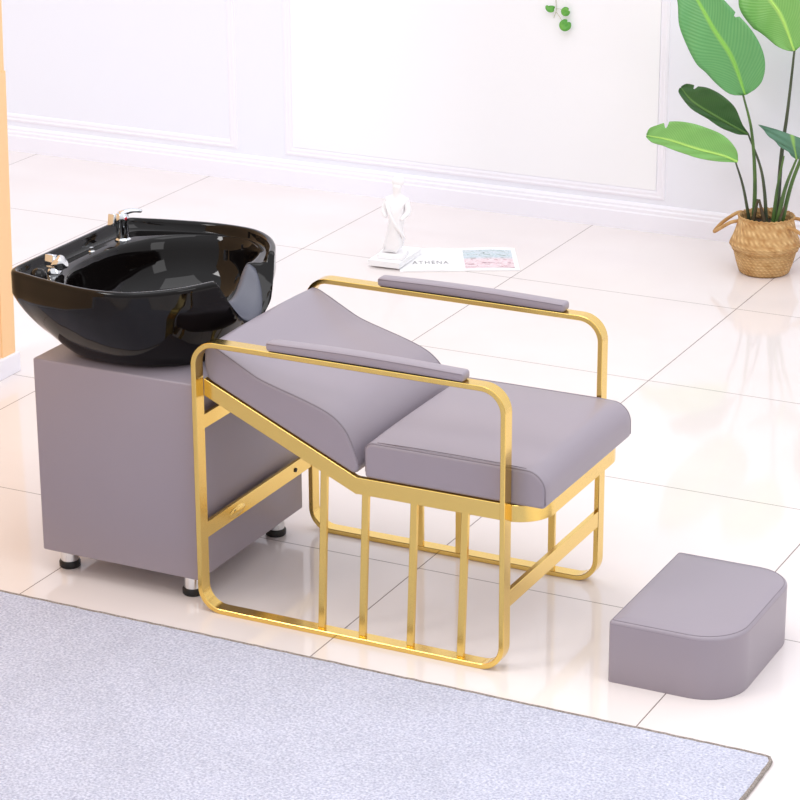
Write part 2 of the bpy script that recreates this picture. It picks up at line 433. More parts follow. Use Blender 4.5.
def offset_poly(pts, d):
    n = len(pts); out = []
    for i in range(n):
        p0, p1, p2 = Vector(pts[i-1]), Vector(pts[i]), Vector(pts[(i+1) % n])
        e = (p2-p0); e.normalize(); nn = Vector((-e.y, e.x))
        out.append(p1+nn*d)
    return out
def cushion_bm(prof, y0, y1, r, crown, topmask, NS=22, plan_r=0, xmax=None):
    """prof: ccw (x, z) closed outline; extruded along y with rounded ends and a crowned top"""
    area_ = sum(prof[i-1][0]*prof[i][1]-prof[i][0]*prof[i-1][1] for i in range(len(prof)))
    sgn = 1 if area_ > 0 else -1
    ys = []
    for k in range(5): a = k/5*PI/2; ys.append((y0+r*(1-math.sin(a)), 0) if False else (y0+r*(1-math.cos(a)), r*(1-math.sin(a))))
    for k in range(NS+1): ys.append((y0+r+(y1-y0-2*r)*k/NS, 0))
    for k in range(5): a = (4-k)/5*PI/2; ys.append((y1-r*(1-math.cos(a)), r*(1-math.sin(a))))
    bm = bmesh.new(); rings = []
    for y, ins in ys:
        P = offset_poly(prof, ins*sgn); t = (y-y0)/(y1-y0); cr = crown*(1-abs(2*t-1)**3)
        ring = []
        for (x, z), m_ in zip(P, topmask):
            xx, zz = x, z+cr*m_
            if plan_r and x > xmax-plan_r:
                dy = min(y-y0, y1-y)
                if dy < plan_r:
                    lim = math.sqrt(max(0, plan_r**2-(plan_r-dy)**2))
                    lim = plan_r*(.25+.75*lim/plan_r)
                    xx = min(xx, xmax-plan_r+(x-(xmax-plan_r))*lim/plan_r)
            ring.append(bm.verts.new((xx, y, zz)))
        rings.append(ring)
    n = len(prof)
    for i in range(len(rings)-1):
        A, B = rings[i], rings[i+1]
        for k in range(n): bm.faces.new((A[k], A[(k+1) % n], B[(k+1) % n], B[k]))
    for rg in (rings[0][::-1], rings[-1]):
        f = bm.faces.new(rg)
        for e in f.edges: e.smooth = False
    return bm
# backrest
def backrest():
    top = spline([(.014, .640, 0), (.022, .655, 0), (.045, .654, 0), (.10, .626, 0), (.155, .598, 0), (.214, .580, 0), (.292, .558, 0), (.345, .537, 0), (.380, .507, 0), (.400, .468, 0), (.414, .428, 0)], 6)
    top = [(p.x, p.y) for p in top]
    bot = [(.4135, .416), (.410, .409), (.403, .405), (.394, .4068), (.3, .4495), (.2, .4945), (.1, .5395), (.034, .570), (.024, .576), (.0165, .593), (.0130, .605), (.0125, .62)]
    prof = top+bot
    prof = [p for p in prof]
    mask = []
    nt_ = len(top)
    for i, p in enumerate(prof):
        if i < nt_:
            t = i/(nt_-1); mask.append(max(0, math.sin(PI*min(1, .05+t*.93)))**.6)
        else: mask.append(0)
    bm = cushion_bm(prof, .040, .552, .007, .010, mask)
    o = C('backrest', bm, M['leather'], True)
    for y in (.0435, .5485):
        pts = spline([(p[0], y, p[1]-.0008) for p in top[::3]], 3)
        C('piping', tube_bm(pts, .0022, 6), M['piping'], True, o)
    return o
backrest()
def seat():
    pts = []
    x0, x1, z0, z1 = .430, .880, .3985, .486
    for cx, cz, a, r in ((x1-.048, z1-.048, 0, .048), (x0+.022, z1-.022, 90, .022), (x0+.010, z0+.010, 180, .010), (x1-.012, z0+.012, 270, .012)):
        if a == 90:
            for k in range(1, 10): pts.append((x1-.048+(x0+.022-(x1-.048))*k/10, z1))
        for k in range(9):
            t = math.radians(a+90*k/8); pts.append((cx+r*math.cos(t), cz+r*math.sin(t)))
    mask = [max(0, (z-.44)/(.486-.44))*(.25+.75*min(1, max(0, math.sin(PI*min(1, max(0, (x-x0)/(x1-x0))))))**.7) for x, z in pts]
    bm = cushion_bm(pts, .040, .552, .008, .014, mask, plan_r=0, xmax=x1)
    o = C('seat', bm, M['leather'], True)
    for y in (.0435, .5485):
        p = [(.4330, y, .415), (.4330, y, .462)]
        for k in range(1, 7): t = math.radians(180-90*k/6); p.append((.452+.0198*math.cos(t), y, .4645+.0203*math.sin(t)))
        p += [(.55, y, .4855), (.70, y, .4855), (.80, y, .4855)]
        for k in range(1, 10): t = math.radians(90-90*k/9); p.append((.832+.0462*math.cos(t), y, .438+.0465*math.sin(t)))
        p.append((.8785, y, .409))
        C('piping', tube_bm(p, .0022, 6), M['piping'], True, o)
    # double stitching line along the near top edge
    for d in (.009,):
        C('stitching', tube_bm([(.46, .040+d, .4868), (.55, .040+d, .4895), (.66, .040+d, .4902), (.76, .040+d, .4895), (.83, .040+d, .4868)], .0011, 5), M['piping'], True, o)
seat()
def pad(y0, y1, x0, x1):
    bm = box_bm(x0, x1, y0, y1, .6828, .7045, .0075, 4)
    bmesh.ops.subdivide_edges(bm, edges=[e for e in bm.edges if abs((e.verts[0].co-e.verts[1].co).x) > .2], cuts=14)
    for v in bm.verts:
        t = (v.co.x-x0)/(x1-x0); v.co.z += (.0045 if v.co.z > .69 else .0012)*math.sin(PI*t)
    for xx in (x0, x1):
        pass
    o = C('armrest_pad', bm, M['leather'], ang=50)
    C('seam', tube_bm([(x0+.004+(x1-x0-.008)*k/12, y0+.0005, .701+.0045*math.sin(PI*k/12)) for k in range(13)], .0011, 5), M['piping'], True, o)
    C('gap_shade_strip', box_bm(x0+.03, x1-.03, y0+.006, y1-.006, .6815, .6865), M['black_rubber'], parent=o, label='black strip standing in for the shaded gap under the pad')  # black strip painted in for the shade between pad and bar
pad(-.001, .037, .200, .698)
pad(.555, .593, .202, .700)

# ------------------------------------------------------------------ basin cabinet
cab = empty('basin_cabinet', (-.236, .288, 0), 'grey leather-covered square cabinet on chrome feet under the black basin', 'cabinet')
def K(name, bm, m, smooth=False, parent=None, label=None, ang=None, root=None):
    root = root or cab
    o = obj(name, bm, m, parent or root, smooth, label); off = Vector(root.location)
    for v in o.data.vertices: v.co -= off
    if ang: auto(o, ang)
    return o
K('body', box_bm(-.462, -.013, .03, .549, .06, .56, .005, 3), M['leather'], ang=40)
for x, y in ((-.425, .090), (-.062, .080), (-.062, .492), (-.425, .492)):
    lg = K('leg', lathe_bm([(0, .012), (.0225, .012), (.0225, .0605), (0, .0605)], (x, y, 0), 28), M['chrome'], ang=40)
    K('rubber_foot', lathe_bm([(0, 0), (.024, 0), (.0265, .003), (.0268, .014), (.024, .0185), (0, .0185)], (x, y, 0), 28), M['black_rubber'], parent=lg, label='black rubber foot', ang=40)

# ------------------------------------------------------------------ basin
basin = empty('shampoo_basin', (-.2, .297, .56), 'glossy black ceramic hair-wash basin with neck notch on the grey cabinet', 'basin')
def Bn(*a, **k): return K(*a, root=basin, **k)
CX, CY = -.215, .297
half = [(-.529, .0), (-.529, .12), (-.528, .215), (-.523, .247), (-.508, .266), (-.475, .276), (-.43, .289), (-.37, .303), (-.30, .316), (-.23, .318), (-.16, .304), (-.10, .264), (-.055, .212), (-.024, .155), (.000, .098), (.014, .045), (.018, .0)]
hp = spline([(a, b, 0) for a, b in half], 10)
outline = [(p.x, CY+p.y) for p in hp] + [(p.x, CY-p.y) for p in hp[::-1][1:-1]]
def ray_r(th, poly=outline):
    d = Vector((math.cos(th), math.sin(th))); o = Vector((CX, CY)); best = 0
    n = len(poly)
    for i in range(n):
        a = Vector(poly[i])-o; b = Vector(poly[(i+1) % n])-o; e = b-a
        den = d.x*e.y-d.y*e.x
        if abs(den) < 1e-12: continue
        t = (a.x*e.y-a.y*e.x)/den; s = (a.x*d.y-a.y*d.x)/den
        if -1e-6 <= s <= 1+1e-6 and t > 0: best = max(best, t)
    return best
# inner bowl outline: arc at the tap side, follows the rim elsewhere
inner = []
for p in hp[:1]: pass
ih = [(-.452, .0), (-.446, .08), (-.425, .155), (-.385, .222), (-.33, .268), (-.27, .288), (-.21, .290), (-.16, .272), (-.115, .228), (-.09, .175), (-.078, .12), (-.075, .07), (-.074, .03), (-.074, .0)]
ip = spline([(a, b, 0) for a, b in ih], 10)
inner = [(p.x, CY+p.y) for p in ip] + [(p.x, CY-p.y) for p in ip[::-1][1:-1]]
def sm(t): t = max(0, min(1, t)); return t*t*(3-2*t)
NT = 288
def notch_z(x, y):
    dy = abs(y-CY); base = .655 - (x-(-.02))*.55
    base = max(.640, min(.680, base))
    return base + .105*(dy/.13)**2.0
def notch_apply(x, y, z):
    if x < -.17 or abs(y-CY) > .17: return z
    w = sm((x+.16)/.07)
    nz = notch_z(x, y)
    if z > nz: return z+(nz-z)*w
    return z
def basin_bm():
    bm = bmesh.new(); rings = []
    st = []
    # (kind, frac, z): 'o' outer fraction between base and rim outline, 'i' inner outline fraction, 'm' between rim and inner
    for k in range(17):
        a = k/16; t = math.sin(a*PI/2)**.9
        st.append(('o', t, .5605+.150*(1-math.cos(a*PI/2)*1.0)**.95))
    for z in (.725, .74, .752, .759): st.append(('o', 1.0, z))
    st += [('r', .002, .7635), ('r', .006, .7655), ('r', .012, .7655), ('r', .016, .7635), ('r', .0185, .758)]
    st += [('m', .05, .7495), ('m', .3, .7455), ('m', .6, .7450), ('m', .95, .7450), ('m', 1.0, .7435)]
    for f, z in ((.985, .738), (.97, .728), (.955, .712), (.94, .69), (.91, .665), (.86, .642), (.78, .622), (.66, .608), (.5, .600), (.3, .595), (.1, .592)): st.append(('i', f, z))
    for kind, f, z in st:
        ring = []
        for k in range(NT):
            th = 2*PI*k/NT; rr_ = RR[k]; ri = RI[k]; rb = RB[k]
            if kind == 'o':
                wn = max(0, math.cos(th))**2; tt = max(0, min(1, (z-.5605)/.150))
                f2 = f if f >= 1 else f+(tt**.95-f)*max(wn, .36)
                r = rb+(rr_-rb)*f2
            elif kind == 'r': r = rr_-f
            elif kind == 'm': r = (rr_-.0185)+(min(ri, rr_-.022)-(rr_-.0185))*f
            else: r = min(ri, rr_-.022)*f
            x = CX+r*math.cos(th); y = CY+r*math.sin(th)
            h = (z-.56)/.205
            zz = z+.004*h*sm((x+.3)/.3)+(.006*h if kind in 'or' else 0)
            zz = notch_apply(x, y, zz)
            if zz < .675 and x > .0075: x = .0075
            ring.append(bm.verts.new((x, y, zz)))
        rings.append(ring)
    for i in range(len(rings)-1):
        A, B = rings[i], rings[i+1]
        for k in range(NT): bm.faces.new((A[k], A[(k+1) % NT], B[(k+1) % NT], B[k]))
    bm.faces.new(rings[0][::-1])
    bm.faces.new(rings[-1])
    return bm
RR = [ray_r(2*PI*k/NT) for k in range(NT)]
RI = [ray_r(2*PI*k/NT, inner) for k in range(NT)]
RI = [(RI[k-2]+RI[k-1]+RI[k]+RI[(k+1) % NT]+RI[(k+2) % NT])/5 for k in range(NT)]
# base footprint: rounded rectangle from x -.365..-.05, y +-.21
bp = [(p.x, p.y) for p in spline([(-.362, CY+.16, 0), (-.355, CY+.192, 0), (-.335, CY+.206, 0), (-.26, CY+.209, 0), (-.18, CY+.196, 0), (-.11, CY+.150, 0), (-.065, CY+.08, 0), (-.055, CY, 0), (-.065, CY-.08, 0), (-.11, CY-.150, 0), (-.18, CY-.196, 0), (-.26, CY-.209, 0), (-.335, CY-.206, 0), (-.355, CY-.192, 0), (-.362, CY-.16, 0)], 6)]
RB = [ray_r(2*PI*k/NT, bp) for k in range(NT)]
for _ in range(6): RB = [(RB[k-2]+RB[k-1]+RB[k]+RB[(k+1) % NT]+RB[(k+2) % NT])/5 for k in range(NT)]
bowl = Bn('bowl', basin_bm(), M['black_ceramic'], smooth=True)
Bn('drain', lathe_bm([(0, .0), (.024, .0), (.026, .003), (.018, .0045), (0, .003)], (CX, CY, .590), 28), M['chrome'], smooth=True, parent=bowl, label='chrome drain ring')
# grey gel neck rest lying in the notch
def neck_rest():
    bm = bmesh.new(); rows = []
    NA, NB = 28, 10
    for i in range(NA+1):
        u = i/NA; dy = (-1+2*u)*.102; row = []
        half_ = .5*.074*(math.sqrt(max(0, 1-(abs(dy)/.106)**3)))
        for j in range(NB+1):
            v = j/NB; xc = -.031 - 3.0*dy*dy
            x = xc+(-1+2*v)*half_; y = CY+dy
            e = 4*v*(1-v)*min(1, (1-abs(dy)/.103)*6)
            row.append((x, y, notch_z(x, y)+.002+.0065*min(1, e*1.6)))
        rows.append(row)
    V = [[bm.verts.new(p) for p in r] for r in rows]
    W_ = [[bm.verts.new((p[0], p[1], p[2]-.008)) for p in r] for r in rows]
    for i in range(NA):
        for j in range(NB):
            bm.faces.new((V[i][j], V[i+1][j], V[i+1][j+1], V[i][j+1]))
            bm.faces.new((W_[i][j], W_[i][j+1], W_[i+1][j+1], W_[i+1][j]))
    for i in range(NA):
        bm.faces.new((V[i][0], W_[i][0], W_[i+1][0], V[i+1][0])); bm.faces.new((V[i][NB], V[i+1][NB], W_[i+1][NB], W_[i][NB]))
    for j in range(NB):
        bm.faces.new((V[0][j], V[0][j+1], W_[0][j+1], W_[0][j])); bm.faces.new((V[NA][j], W_[NA][j], W_[NA][j+1], V[NA][j+1]))
    Bn('neck_rest', bm, M['grey_rubber'], smooth=True, label='grey gel neck rest')
neck_rest()
# mixer tap on the far tap ledge
def tap():
    x, y, z = -.463, .452, .742
    body = Bn('faucet', lathe_bm([(0, 0), (.021, 0), (.021, .006), (.016, .010), (.0155, .05), (.0175, .054), (.0175, .066), (.013, .073), (0, .075)], (x, y, z), 24), M['chrome'], ang=40, label='chrome single-lever mixer tap')
    pts = spline([(x-.004, y, z+.068), (x+.010, y+.012, z+.077), (x+.022, y+.022, z+.079), (x+.034, y+.036, z+.073)], 6)
    lv = tube_bm(pts, .007, 10, radii=[.012-.0055*abs(k/18-.15) for k in range(19)])
    for v in lv.verts: v.co.z = z+.074+(v.co.z-z-.074)*.6
    Bn('tap_lever', lv, M['chrome'], smooth=True, parent=body)
    cb_ = box_bm(-.010, .010, -.008, .008, -.015, .015, .002, 2)
    for v in cb_.verts:
        c_, s_ = math.cos(.2), math.sin(.2); y2 = v.co.y*c_+v.co.z*s_; z2 = -v.co.y*s_+v.co.z*c_
        v.co = Vector((x-.022+v.co.x, y-.010+y2, z+.055+z2))
    Bn('valve_block', cb_, M['chrome'], ang=40, parent=body)
    s = bmesh.new(); bmesh.ops.create_uvsphere(s, u_segments=12, v_segments=8, radius=.005); bmesh.ops.translate(s, verts=s.verts, vec=(x+.013, y-.006, z+.062))
    Bn('temperature_mark', s, M['red'], smooth=True, parent=body, label='red hot-water mark')
    # shower hose dock on the near tap ledge
    x, y, z = -.464, .140, .742
    dock = Bn('shower_dock', lathe_bm([(0, 0), (.022, 0), (.022, .008), (.017, .014), (.0165, .020), (0, .022)], (x, y, z), 24), M['chrome'], ang=40)
    axis = Vector((.35, .12, .25)).normalized()
    a = Vector((x, y, z+.014)); head = tube_bm([a, a+axis*.012, a+axis*.03, a+axis*.034], .015, 20, radii=[.011, .016, .0185, .016])
    Bn('spray_head', head, M['chrome'], parent=dock, ang=40)
    cb_ = box_bm(-.013, .013, -.009, .009, -.015, .015, .002, 2)
    for v in cb_.verts:
        c_, s_ = math.cos(.2), math.sin(.2); y2 = v.co.y*c_+v.co.z*s_; z2 = -v.co.y*s_+v.co.z*c_
        v.co = Vector((x-.008+v.co.x, y+.004+y2, z+.030+z2))
    Bn('spray_block', cb_, M['chrome'], ang=40, parent=dock)
    s = bmesh.new(); bmesh.ops.create_uvsphere(s, u_segments=24, v_segments=14, radius=.021)
    for v in s.verts: v.co = Vector((x-.008+v.co.x, y-.052+v.co.y, z+.006+v.co.z*.95))
    Bn('hose_plug', s, M['black_rubber'] if False else M['black_ceramic'], smooth=True, label='glossy black round plug')
    s = lathe_bm([(0, 0), (.009, 0), (.009, .004), (.005, .006), (.005, .014), (0, .015)], (-.478, .330, .742), 16)
    Bn('hose_clip', s, M['chrome'], ang=40)
tap()

# ------------------------------------------------------------------ footstool
stool = empty('footstool', (1.18, .28, 0), 'low grey leather footstool with rounded front corners at the chair foot', 'footstool')
def F(*a, **k): return K(*a, root=stool, **k)
def stool_outline(ins=0, n=10):
    x0, x1, y0, y1 = 1.027+ins, 1.322-ins, .067+ins, .500-ins
    pts = []
    for cx, cy, a, r in ((x1-.085, y1-.085, 0, .085), (x0+.006, y1-.006, 90, .006), (x0+.006, y0+.006, 180, .006), (x1-.105, y0+.105, 270, .105)):
        r2 = max(.002, r)
        for k in range(n+1):
            t = math.radians(a+90*k/n); pts.append((cx+r2*math.cos(t), cy+r2*math.sin(t)))
    return pts
def stack(levels):
    bm = bmesh.new(); rings = []
    for ins, z in levels: rings.append([bm.verts.new((x, y, z)) for x, y in stool_outline(ins)])
    n = len(rings[0])
    for i in range(len(rings)-1):
        A, B = rings[i], rings[i+1]
        for k in range(n): bm.faces.new((A[k], A[(k+1) % n], B[(k+1) % n], B[k]))
    bm.faces.new(rings[0][::-1]); bm.faces.new(rings[-1]); return bm
F('base', stack([(.001, 0), (0, .003), (0, .07), (0, .1425)]), M['leather'], ang=30)
F('cushion_top', stack([(0, .1425), (.0002, .1450), (.0012, .1478), (.0032, .1502), (.0065, .1518), (.03, .1530)]), M['leather'], ang=40)
F('piping', tube_bm([(x, y, .1425) for x, y in stool_outline(.0008)], .0010, 6, True), M['piping'], smooth=True)
F('piping', tube_bm([(x, y, .1514) for x, y in stool_outline(.0055)], .0011, 6, True), M['piping'], smooth=True)

# ------------------------------------------------------------------ potted plant
PX, PY = .308, 3.24
plant = empty('potted_plant', (PX, PY, 0), 'bird-of-paradise plant with broad leaves in a woven belly basket by the wall', 'plant')
def G(*a, **k): return K(*a, root=plant, **k)
def wobble(prof): return prof
bprof = [(0, 0), (.078, 0), (.086, .006), (.096, .035), (.104, .065), (.108, .084)]
basket = G('basket', lathe_bm(bprof, (PX, PY, 0), 64, uv=True), M['basket'], smooth=True)
sprof = [(.107, .082), (.116, .092), (.1215, .100), (.119, .108), (.110, .128), (.101, .155), (.095, .180), (.094, .196), (.091, .199), (.087, .196), (.088, .18), (.09, .165)]
G('basket_shoulder', lathe_bm(sprof, (PX, PY, 0), 64, uv=True), M['basket_dark'], smooth=True, parent=basket)
# rope rim and belly seam
def rope(cz, r, rad, turns, parent):
    pts = []
    for k in range(turns*6):
        t = 2*PI*k/(turns*6); rrr = r+.0018*math.cos(t*turns); pts.append((PX+rrr*math.cos(t), PY+rrr*math.sin(t), cz+.0018*math.sin(t*turns)))
    return G('woven_band', tube_bm(pts, rad, 6, True), M['basket'], smooth=True, parent=parent)
rope(.197, .0925, .0032, 34, basket); rope(.0845, .109, .0028, 40, basket)
for s in (-1, 1):
    # strap handles drooping outward
    cx = PX+s*.085
    pts = spline([(cx, PY-.035, .178), (cx+s*.030, PY-.034, .168), (cx+s*.072, PY-.018, .138), (cx+s*.098, PY, .120), (cx+s*.076, PY+.02, .150), (cx+s*.030, PY+.034, .185), (cx, PY+.035, .190)], 6)
    h = tube_bm(pts, .0062, 8)
    G('basket_handle', h, M['basket'], smooth=True, parent=basket)
soil = lathe_bm([(0, .165), (.05, .166), (.0895, .163), (.0895, .155), (0, .155)], (PX, PY, 0), 32)
G('soil', soil, M['soil'])
def stem(pts, r0_, r1_, m, name='stem'):
    P = spline(pts, 7); n = len(P)
    return G(name, tube_bm(P, r0_, 8, radii=[r0_+(r1_-r0_)*k/(n-1) for k in range(n)]), m, smooth=True)
def leaf(mid, widths, side, fold, m, tears=(), skew=False, name='leaf'):
    """mid: midrib points base->tip; widths: [(t, left, right)]; side: lateral direction; fold lifts the edges towards the viewer"""
    P = spline(mid, 14); n = len(P); bm = bmesh.new(); lay = bm.loops.layers.uv.verify()
    side = Vector(side).normalized()
    W2 = spline([(0, widths[0][1], widths[0][2])]+[(a[0], a[1], a[2]) for a in widths[1:]], 6)
    def wid(t, j):
        for a, b in zip(W2[:-1], W2[1:]):
            if a[0] <= t <= b[0]+1e-9:
                s_ = (t-a[0])/max(1e-9, b[0]-a[0]); return max(0, a[j]+(b[j]-a[j])*s_)
        return max(0, W2[-1][j])
    NW = 7; rows = []
    Ls = [0]
    for i in range(1, n): Ls.append(Ls[-1]+(P[i]-P[i-1]).length)
    for i in range(n):
        t = Ls[i]/Ls[-1]
        d = (P[min(i+1, n-1)]-P[max(i-1, 0)]).normalized()
        sd = side if skew else (side-d*side.dot(d)).normalized()
        nn = d.cross(sd)
        if nn.y > 0: nn = -nn
        row = []
        for j in range(-NW, NW+1):
            f = j/NW; w = wid(t, 1) if j < 0 else wid(t, 2)
            if i > 2:
                for tt, sgn, depth in tears:
                    if sgn*j > 0 and abs(t-tt) < .022 and abs(f) > 1-depth: w *= (1-depth)/max(abs(f), 1e-3)*1.0
            q = P[i]+sd*f*w+nn*(fold*(abs(f)**1.5)*w + .004*math.sin(t*21+j*.9)*abs(f))
            row.append((bm.verts.new(q), t, abs(f)))
        rows.append(row)
    for i in range(n-1):
        for j in range(2*NW):
            q = (rows[i][j], rows[i][j+1], rows[i+1][j+1], rows[i+1][j])
            fc = bm.faces.new([x[0] for x in q])
            for l, x in zip(fc.loops, q): l[lay].uv = (x[1], x[2])
    o = G(name, bm, m, smooth=True)
    md = o.modifiers.new('thickness', 'SOLIDIFY'); md.thickness = .0012; md.offset = 0
    # raised midrib
    G('midrib', tube_bm([p-Vector((0, .0012, 0)) for p in P], .003, 6, radii=[.0042*(1-.75*k/(n-1)) for k in range(n)]), RIBM[m.name], smooth=True, parent=o)
    return o
RIBM = {'mid_green_leaf': mat('midrib_a', (140, 205, 90), .5), 'light_green_leaf': mat('midrib_b', (180, 226, 112), .5),
        'dark_green_leaf': mat('midrib_c', (84, 124, 56), .5), 'blue_green_leaf': mat('midrib_d', (140, 186, 100), .5)}
p = 1/291.0
# big mid-green leaf
leaf([(.219, 3.23, .607), (.174, 3.205, .735), (.110, 3.20, .825), (.044, 3.215, .914), (-.044, 3.25, 1.004)],
     [(0, 2*p, 2*p), (.03, 14*p, 12*p), (.09, 23*p, 19*p), (.2, 30*p, 27*p), (.35, 32*p, 32*p), (.5, 28*p, 31*p), (.65, 23*p, 27*p), (.8, 16*p, 18*p), (.92, 11*p, 11*p), (1, 0, 0)],
     (-.86, -.1, -.5), .12, M['leaf_mid'], tears=((.50, -1, .13),))
leaf([(.369, 3.27, .762), (.317, 3.27, .875), (.255, 3.29, .940), (.170, 3.34, 1.04)],
     [(0, 2*p, 2*p), (.04, 12*p, 9*p), (.12, 22*p, 17*p), (.28, 28*p, 27*p), (.45, 28*p, 31*p), (.65, 24*p, 30*p), (.85, 13*p, 17*p), (1, 0, 0)],
     (-.8, .1, -.55), .10, M['leaf_light'], tears=((.42, -1, .2),))
leaf([(.227, 3.25, .469), (.125, 3.21, .528), (.045, 3.20, .572), (-.006, 3.22, .612)],
     [(0, 1*p, 1*p), (.12, 5*p, 6*p), (.3, 7*p, 17*p), (.5, 6*p, 21*p), (.7, 6*p, 20*p), (.88, 5*p, 13*p), (.97, 4*p, 7*p), (1, 1*p, 1*p)],
     (.4, .25, .8), .25, M['leaf_dark'], tears=((.86, 1, .3),))
leaf([(.222, 3.17, .392), (.178, 3.15, .412), (.092, 3.13, .430), (-.010, 3.13, .450), (-.097, 3.15, .452)],
     [(0, 1*p, 1*p), (.06, 3*p, 9*p), (.2, 7*p, 19*p), (.4, 8*p, 23*p), (.6, 8*p, 22*p), (.75, 7*p, 18*p), (.9, 6*p, 11*p), (.97, 3*p, 7*p), (1, 1*p, 1*p)],
     (.2, .2, 1), .18, M['leaf_light'], tears=((.78, 1, .35),))
leaf([(.430, 3.16, .427), (.428, 3.15, .450), (.422, 3.145, .478), (.414, 3.15, .508)],
     [(0, 1*p, 1*p), (.3, 12*p, 10*p), (.55, 22*p, 20*p), (.8, 31*p, 29*p), (.93, 35*p, 33*p), (.97, 33*p, 31*p), (1, 20*p, 20*p)],
     (.95, -.1, -.2), .12, M['leaf_teal'], skew=True)
leaf([(.452, 3.28, .58), (.50, 3.30, .66), (.53, 3.33, .76), (.55, 3.38, .88)],
     [(0, 2*p, 2*p), (.1, 15*p, 15*p), (.4, 26*p, 26*p), (.7, 22*p, 22*p), (1, 1*p, 1*p)], (.9, -.2, -.3), .12, M['leaf_dark'])
stem([(.264, 3.24, .155), (.262, 3.24, .316), (.244, 3.235, .487), (.214, 3.222, .607)], .0085, .0035, M['stem'])
stem([(.342, 3.25, .155), (.347, 3.25, .395), (.359, 3.26, .567), (.369, 3.27, .764)], .0090, .0038, M['stemdark'])
stem([(.318, 3.22, .155), (.302, 3.225, .286), (.277, 3.24, .37), (.227, 3.25, .471)], .0070, .0030, M['stemdark'])
stem([(.256, 3.23, .155), (.234, 3.205, .295), (.212, 3.173, .394)], .0065, .0028, M['stemdark'])
stem([(.352, 3.21, .155), (.385, 3.19, .311), (.430, 3.16, .429)], .0090, .0035, M['stem'])
stem([(.362, 3.23, .155), (.392, 3.23, .314), (.430, 3.25, .45), (.454, 3.28, .585)], .0085, .0035, M['stem'])
stem([(.337, 3.22, .155), (.350, 3.215, .30), (.372, 3.20, .42)], .0080, .0030, M['stem'])
stem([(.270, 3.20, .155), (.289, 3.20, .262)], .0085, .004, M['sheath'], 'dry_sheath')
stem([(.324, 3.20, .155), (.293, 3.20, .262)], .010, .004, M['sheath'], 'dry_sheath')
stem([(.357, 3.19, .155), (.387, 3.19, .254)], .0085, .003, M['sheath'], 'dry_sheath')

# ------------------------------------------------------------------ hanging vine on the back wall
vine = empty('hanging_vine', (-.595, WY-.02, 1.10), 'thin trailing vine with round green leaves hanging on the white wall', 'vine')
def V_(*a, **k): return K(*a, root=vine, **k)
V_('vine_stem', tube_bm(spline([(-.585, WY-.004, 1.12), (-.597, WY-.008, 1.0), (-.590, WY-.008, .9), (-.600, WY-.010, .82), (-.598, WY-.010, .772), (-.607, WY-.010, .742)], 6), .0014, 6), M['ivystem'], smooth=True)
def round_leaf(c, r, nrm, rot, cut=None, half_=False):
    bm = bmesh.new(); n = 26; nrm = Vector(nrm).normalized(); a = nrm.cross(Vector((0, 0, 1))).normalized(); b = nrm.cross(a)
    if b.z < 0: b = -b
    ring = []; cv = bm.verts.new(Vector(c))
    mids = []
    for k in range(n):
        t = 2*PI*k/n+rot; q = k/n
        rad = r*(1-.35*math.exp(-((min(q, 1-q))/.04)**2))
        s = .42 if half_ and math.sin(2*PI*k/n) > 0 else 1
        v = a*math.cos(t)*rad+b*math.sin(t)*rad*s
        ring.append(bm.verts.new(Vector(c)+v-nrm*(-.10*r)+nrm*.001*math.sin(3*t))); mids.append(bm.verts.new(Vector(c)+v*.55+nrm*.05*r))
    for k in range(n):
        k2 = (k+1) % n
        bm.faces.new((cv, mids[k], mids[k2])); bm.faces.new((mids[k], ring[k], ring[k2], mids[k2]))
    o = V_('leaf', bm, M['ivy'], smooth=True)
    md = o.modifiers.new('thickness', 'SOLIDIFY'); md.thickness = .001; md.offset = 0
round_leaf((-.557, WY-.022, .770), .0165, (.25, -1, .2), 2.7)
round_leaf((-.556, WY-.026, .722), .0215, (.3, -1, .3), 2.2)
round_leaf((-.618, WY-.020, .778), .0185, (.6, -.55, .5), .9, half_=True)
round_leaf((-.575, WY-.020, .93), .018, (.1, -1, .3), 2.6)
round_leaf((-.622, WY-.020, 1.0), .017, (-.2, -1, .2), .2)
V_('vine_tendril', tube_bm([(-.599, WY-.010, .775), (-.580, WY-.016, .776), (-.570, WY-.020, .773)], .0010, 5), M['ivystem'], smooth=True)
V_('vine_tendril', tube_bm([(-.598, WY-.010, .762), (-.582, WY-.016, .748), (-.570, WY-.022, .736)], .0010, 5), M['ivystem'], smooth=True)
V_('wall_hook', lathe_bm([(0, 0), (.006, 0), (.006, .012), (0, .014)], (-.585, WY-.006, 1.113), 12), M['white'], smooth=True)

# ------------------------------------------------------------------ book, magazine, statuette
A_ = math.radians(28)
# thick white book under the statuette
bk = empty('book', (-.932, 2.704, .0064), 'thick white closed book lying on the magazine corner under the plaster statuette', 'book', rz=math.radians(3))
def loc_obj(name, bm, m, parent, smooth=False, label=None, ang=None):
    o = obj(name, bm, m, parent, smooth, label)
    if ang: auto(o, ang)
    return o
BH = .020
loc_obj('pages', box_bm(.002, .112, .003, .200, .0025, BH-.0025), M['paper'], bk)
loc_obj('cover', box_bm(0, .116, 0, .203, 0, .0025, .0006, 1), M['paper'], bk)
loc_obj('cover', box_bm(0, .116, 0, .203, BH-.0025, BH, .0006, 1), M['paper'], bk)
loc_obj('spine', box_bm(0, .116, -.0008, .0018, 0, BH, .0005, 1), M['paper'], bk)

